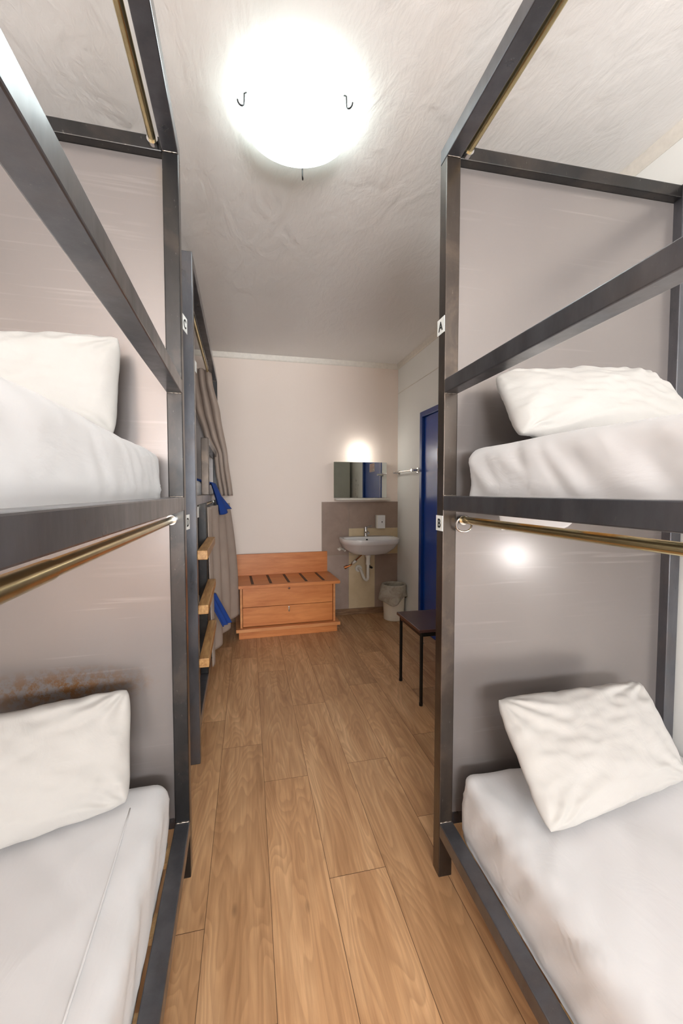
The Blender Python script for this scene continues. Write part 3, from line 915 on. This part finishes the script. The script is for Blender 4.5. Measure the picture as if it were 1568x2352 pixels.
    for y in (0.24, -0.272):
        bm = bmesh.new(); add_tube(bm, [(0, y, 0), (-0.055, y, 0), (-0.074, y, 0)], 0.014, 16); add_tube(bm, [(0, y, 0), (-0.010, y, 0)], 0.024, 20)
        o = new_obj('bracket', bm, M['chrome'], t, True); sharp(o)
    # bin with its liner folded over the rim
    t = RT('waste_bin', 'white plastic waste bin with a clear liner under the washbasin', 'bin', (1.583, 4.13, 0))
    bm = bmesh.new(); add_lathe(bm, [(0.098, 0.0), (0.106, 0.006), (0.119, 0.355), (0.1255, 0.36), (0.1255, 0.372), (0.117, 0.372), (0.115, 0.35), (0.10, 0.012)], 44, close_bottom=True, close_top=True)
    o = new_obj('bucket', bm, M['cream'], t, True); sharp(o)
    def lin_(u, v):
        a = u * 2 * pi
        if v < 0.25:
            k = v / 0.25; r = 0.110; z = 0.31 + 0.066 * k
        elif v < 0.35:
            k = (v - 0.25) / 0.10; r = 0.110 + 0.020 * k; z = 0.376 + 0.003 * sin(k * pi)
        else:
            k = (v - 0.35) / 0.65; lobe = 0.5 + 0.5 * cos(a - 3.6)
            lobe2 = max(0, cos(a - 0.4)) ** 2
            length = 0.13 + 0.05 * lobe + 0.03 * sin(3 * a + 1)
            z = 0.374 - length * k
            r = 0.130 - 0.003 * k + 0.050 * (max(0, cos(a - 3.5)) ** 4) * sin(k * 2.2) + 0.014 * sin(5 * a + 4 * k) * k + 0.012 * lobe2 * k
            r = max(r, 0.1262)
        r += 0.002 * noise.noise(Vector((cos(a) * 6, sin(a) * 6, v * 9)))
        x = r * cos(a)
        return (min(x, 0.127), r * sin(a), z)
    sheet_grid('bin_liner', lin_, 90, 30, M['liner'], 0.0006, t)

def mk_shelf():
    bm = bmesh.new(); add_box(bm, 0.985, 1.592, WY - 0.115, WY, 1.262, 1.284, 0.008, 3)
    return new_obj('mirror_shelf', bm, M['plastic'])

def new_tap(t):
    tp_bm = bmesh.new()
    add_tube(tp_bm, [(0, -0.062, 0.868), (0, -0.062, 0.876)], 0.026, 24)
    add_tube(tp_bm, [(0, -0.062, 0.87), (0, -0.062, 0.955)], 0.020, 24, True, [0.022, 0.019])
    add_tube(tp_bm, [(0, -0.075, 0.915), (0, -0.13, 0.925), (0, -0.165, 0.920), (0, -0.172, 0.905)], 0.012, 16)
    tp = new_obj('tap', tp_bm, M['chrome'], t, True); sharp(tp)
    bm = bmesh.new(); add_tube(bm, [(0, -0.062, 0.955), (0, -0.062, 0.975)], 0.021, 24, True, [0.0205, 0.016])
    add_tube(bm, [(0.0, -0.062, 0.968), (0.035, -0.085, 0.982), (0.058, -0.10, 0.985)], 0.006, 12)
    h = new_obj('tap_lever', bm, M['chrome'], tp, True); sharp(h)
    return tp
washroom()

# ------------------------------------------------------------------ luggage bench with drawers
def drawer_unit():
    t = RT('luggage_bench', 'orange beech luggage bench with two drawers and striped top, against the back wall', 'drawer unit', (0.425, 4.338, 0), 0.045)
    # local: back at y=0, front towards -y
    box('plinth', -0.462, 0.468, -0.475, -0.03, 0, 0.068, M['beech'], t, 0.002)
    box('base_board', -0.486, 0.492, -0.502, -0.022, 0.068, 0.098, M['beech_edge'], t, 0.002)
    for x in (-0.448, 0.432): box('side_panel', x, x + 0.020, -0.462, -0.03, 0.098, 0.474, M['beech_edge'], t, 0.0015)
    box('back_panel', -0.428, 0.432, -0.040, -0.03, 0.098, 0.474, M['beech'], t)
    for i, (z0, z1) in enumerate(((0.104, 0.281), (0.285, 0.468))):
        d = box('drawer', -0.424, 0.428, -0.448, -0.430, z0, z1, M['beech'], t, 0.0015)
        box('drawer_box', -0.41, 0.414, -0.430, -0.06, z0 + 0.02, z1 - 0.03, M['slat'], d)
        bm = bmesh.new()
        if i: add_tube(bm, [(0.003, -0.448, z1 - 0.022), (0.003, -0.460, z1 - 0.022)], 0.010, 20, True, [0.007, 0.010])
        else: add_box(bm, -0.004, 0.008, -0.458, -0.447, z1 - 0.060, z1 - 0.006, 0.003)
        new_obj('drawer_pull', bm, M['chrome'], d, True)
    tp = box('top_board', -0.490, 0.488, -0.515, -0.022, 0.474, 0.502, M['beech'], t, 0.002)
    for k in range(5):
        x = -0.334 + k * 0.168
        box('rubber_strip', x - 0.012, x + 0.012, -0.46, -0.075, 0.5021, 0.5055, M['rubber'], tp, 0.001)
    box('upstand', -0.483, 0.477, -0.022, 0.0, 0.40, 0.717, M['beech'], t, 0.002)
drawer_unit()

# ------------------------------------------------------------------ small table, locker, notice
def stool():
    t = RT('side_table', 'small burgundy topped table on thin black legs beside the right bunk post', 'table', (1.305, 2.565, 0))
    box('table_top', -0.195, 0.195, -0.205, 0.205, 0.474, 0.494, M['seat'], t, 0.004)
    bm = bmesh.new()
    for (a, b, c, d) in ((-0.172, 0.172, -0.186, -0.170), (-0.172, 0.172, 0.170, 0.186), (-0.178, -0.162, -0.178, 0.178), (0.162, 0.178, -0.178, 0.178)):
        add_box(bm, a, b, c, d, 0.444, 0.474)
    new_obj('apron', bm, M['black_metal'], t)
    for x in (-0.170, 0.170):
        for y in (-0.178, 0.178):
            lg = tube('leg', [(x, y, 0.010), (x, y, 0.474)], 0.0105, M['black_metal'], t, 16)
            tube('foot_cap', [(x, y, 0.0), (x, y, 0.018)], 0.0125, M['black_metal'], lg, 16)
    bm = bmesh.new(); add_tube(bm, [(-0.158, -0.178, 0.40), (-0.154, -0.178, 0.40)], 0.004, 10)
    new_obj('screw_head', bm, M['chrome'], t)
stool()

def locker():
    t = RT('locker', 'tall grey locker seen in the mirror, behind the right bunk', 'locker', (1.47, 1.86, 0))
    box('body', -0.215, 0.20, -0.42, 0.42, 0.06, 1.95, M['grey_metal'], t, 0.006)
    box('plinth', -0.20, 0.19, -0.40, 0.40, 0.0, 0.06, M['black_metal'], t)
    for y in (-0.415, 0.003):
        d = box('door', -0.232, -0.215, y, y + 0.412, 0.075, 1.94, M['grey_metal'], t, 0.004)
        box('door_handle', -0.250, -0.232, y + 0.35, y + 0.37, 0.98, 1.10, M['chrome'], d, 0.003)
locker()

def notice():
    t = RT('notice', 'paper notice with red lines stuck on the blue door, seen in the mirror', 'notice', (WX + 0.012, 3.30, 1.682))
    bm = bmesh.new(); add_box(bm, -0.0012, 0, -0.115, 0.115, -0.056, 0.056)
    new_obj('sheet_of_paper', bm, M['paper'], t)
    bm = bmesh.new()
    for k in range(6):
        z = 0.044 - k * 0.017
        add_box(bm, -0.0018, -0.0010, -0.095, 0.095 - 0.05 * (k % 3 == 1), z - 0.005, z)
    new_obj('red_lines', bm, M['red_ink'], t)
notice()

# ------------------------------------------------------------------ lights
def area(name, loc, rot, sx, sy, power, col):
    l = bpy.data.lights.new(name, 'AREA'); l.shape = 'RECTANGLE'; l.size = sx; l.size_y = sy; l.energy = power; l.color = col
    o = bpy.data.objects.new(name, l); C.objects.link(o); o.location = loc; o.rotation_euler = rot
    return o
# daylight through the window behind the camera
w = area('window_daylight', (0.25, RY - 0.10, 1.65), (pi / 2, 0, 0), 1.5, 1.3, 30, (0.93, 0.98, 1.0))
room_place(w)
# added uplight in the window opening, brightens the ceiling
w = area('window_uplight_fill', (0.25, RY - 0.08, 1.45), (pi / 2 + 0.7, 0, 0), 1.5, 0.9, 290, (0.96, 0.98, 1.0))
room_place(w)
# bulb in the ceiling light, above the glass dish
def point(name, loc, power, col, r):
    l = bpy.data.lights.new(name, 'POINT'); l.energy = power; l.color = col; l.shadow_soft_size = r
    o = bpy.data.objects.new(name, l); C.objects.link(o); o.location = loc
    return o
point('ceiling_bulb', (0.222, 1.582, CZ - 0.030), 0.3, (0.93, 1.0, 0.98), 0.02)
point('rear_fill_bulb', (0.20, -1.35, CZ - 0.045), 10, (1.0, 0.99, 0.98), 0.03)  # added bulb out of view, washes the ceiling for soft fill

# reading light on the wall by the lower right bed (outside the frame)
def reading_light():
    loc = (1.54, 0.443, 0.977)
    t = thing('reading_light', 'small wall reading light over the lower right bed', 'light', loc)
    place_r_obj(t)
    bm = bmesh.new(); bmesh.ops.create_uvsphere(bm, u_segments=24, v_segments=16, radius=0.034)
    new_obj('bulb', bm, glow('reading_bulb', (250, 253, 255), 100.0), t, True)
    bm = bmesh.new(); add_tube(bm, [(0.02, 0, 0), (0.052, 0, 0)], 0.02, 16); add_box(bm, 0.05, 0.062, -0.03, 0.03, -0.03, 0.311, 0.002)
    new_obj('holder', bm, M['plastic'], t, True)
def place_r_obj(o):
    p = RB @ o.location; o.location = p; o.rotation_euler.z += RROT
reading_light()

wd = bpy.data.worlds.new('world'); bpy.context.scene.world = wd; wd.use_nodes = True
bg = wd.node_tree.nodes['Background']; bg.inputs[0].default_value = (0.8, 0.88, 1.0, 1); bg.inputs[1].default_value = 0.6

# ------------------------------------------------------------------ camera
cd = bpy.data.cameras.new('camera'); cam = bpy.data.objects.new('camera', cd); C.objects.link(cam)
cam.location = (0, 0, CAM_H)
cam.rotation_euler = (pi / 2 - 0.047757, 0, -0.240263)
cd.sensor_fit = 'VERTICAL'; cd.sensor_height = 36.0; cd.lens = 36.0 * 949.446 / 2352.0
cd.clip_start = 0.02; cd.clip_end = 60
sc = bpy.context.scene
sc.camera = cam
sc.view_settings.view_transform = 'Standard'; sc.view_settings.look = 'None'
sc.view_settings.gamma = 1.0; sc.view_settings.exposure = 0.07
sc.view_settings.use_curve_mapping = False
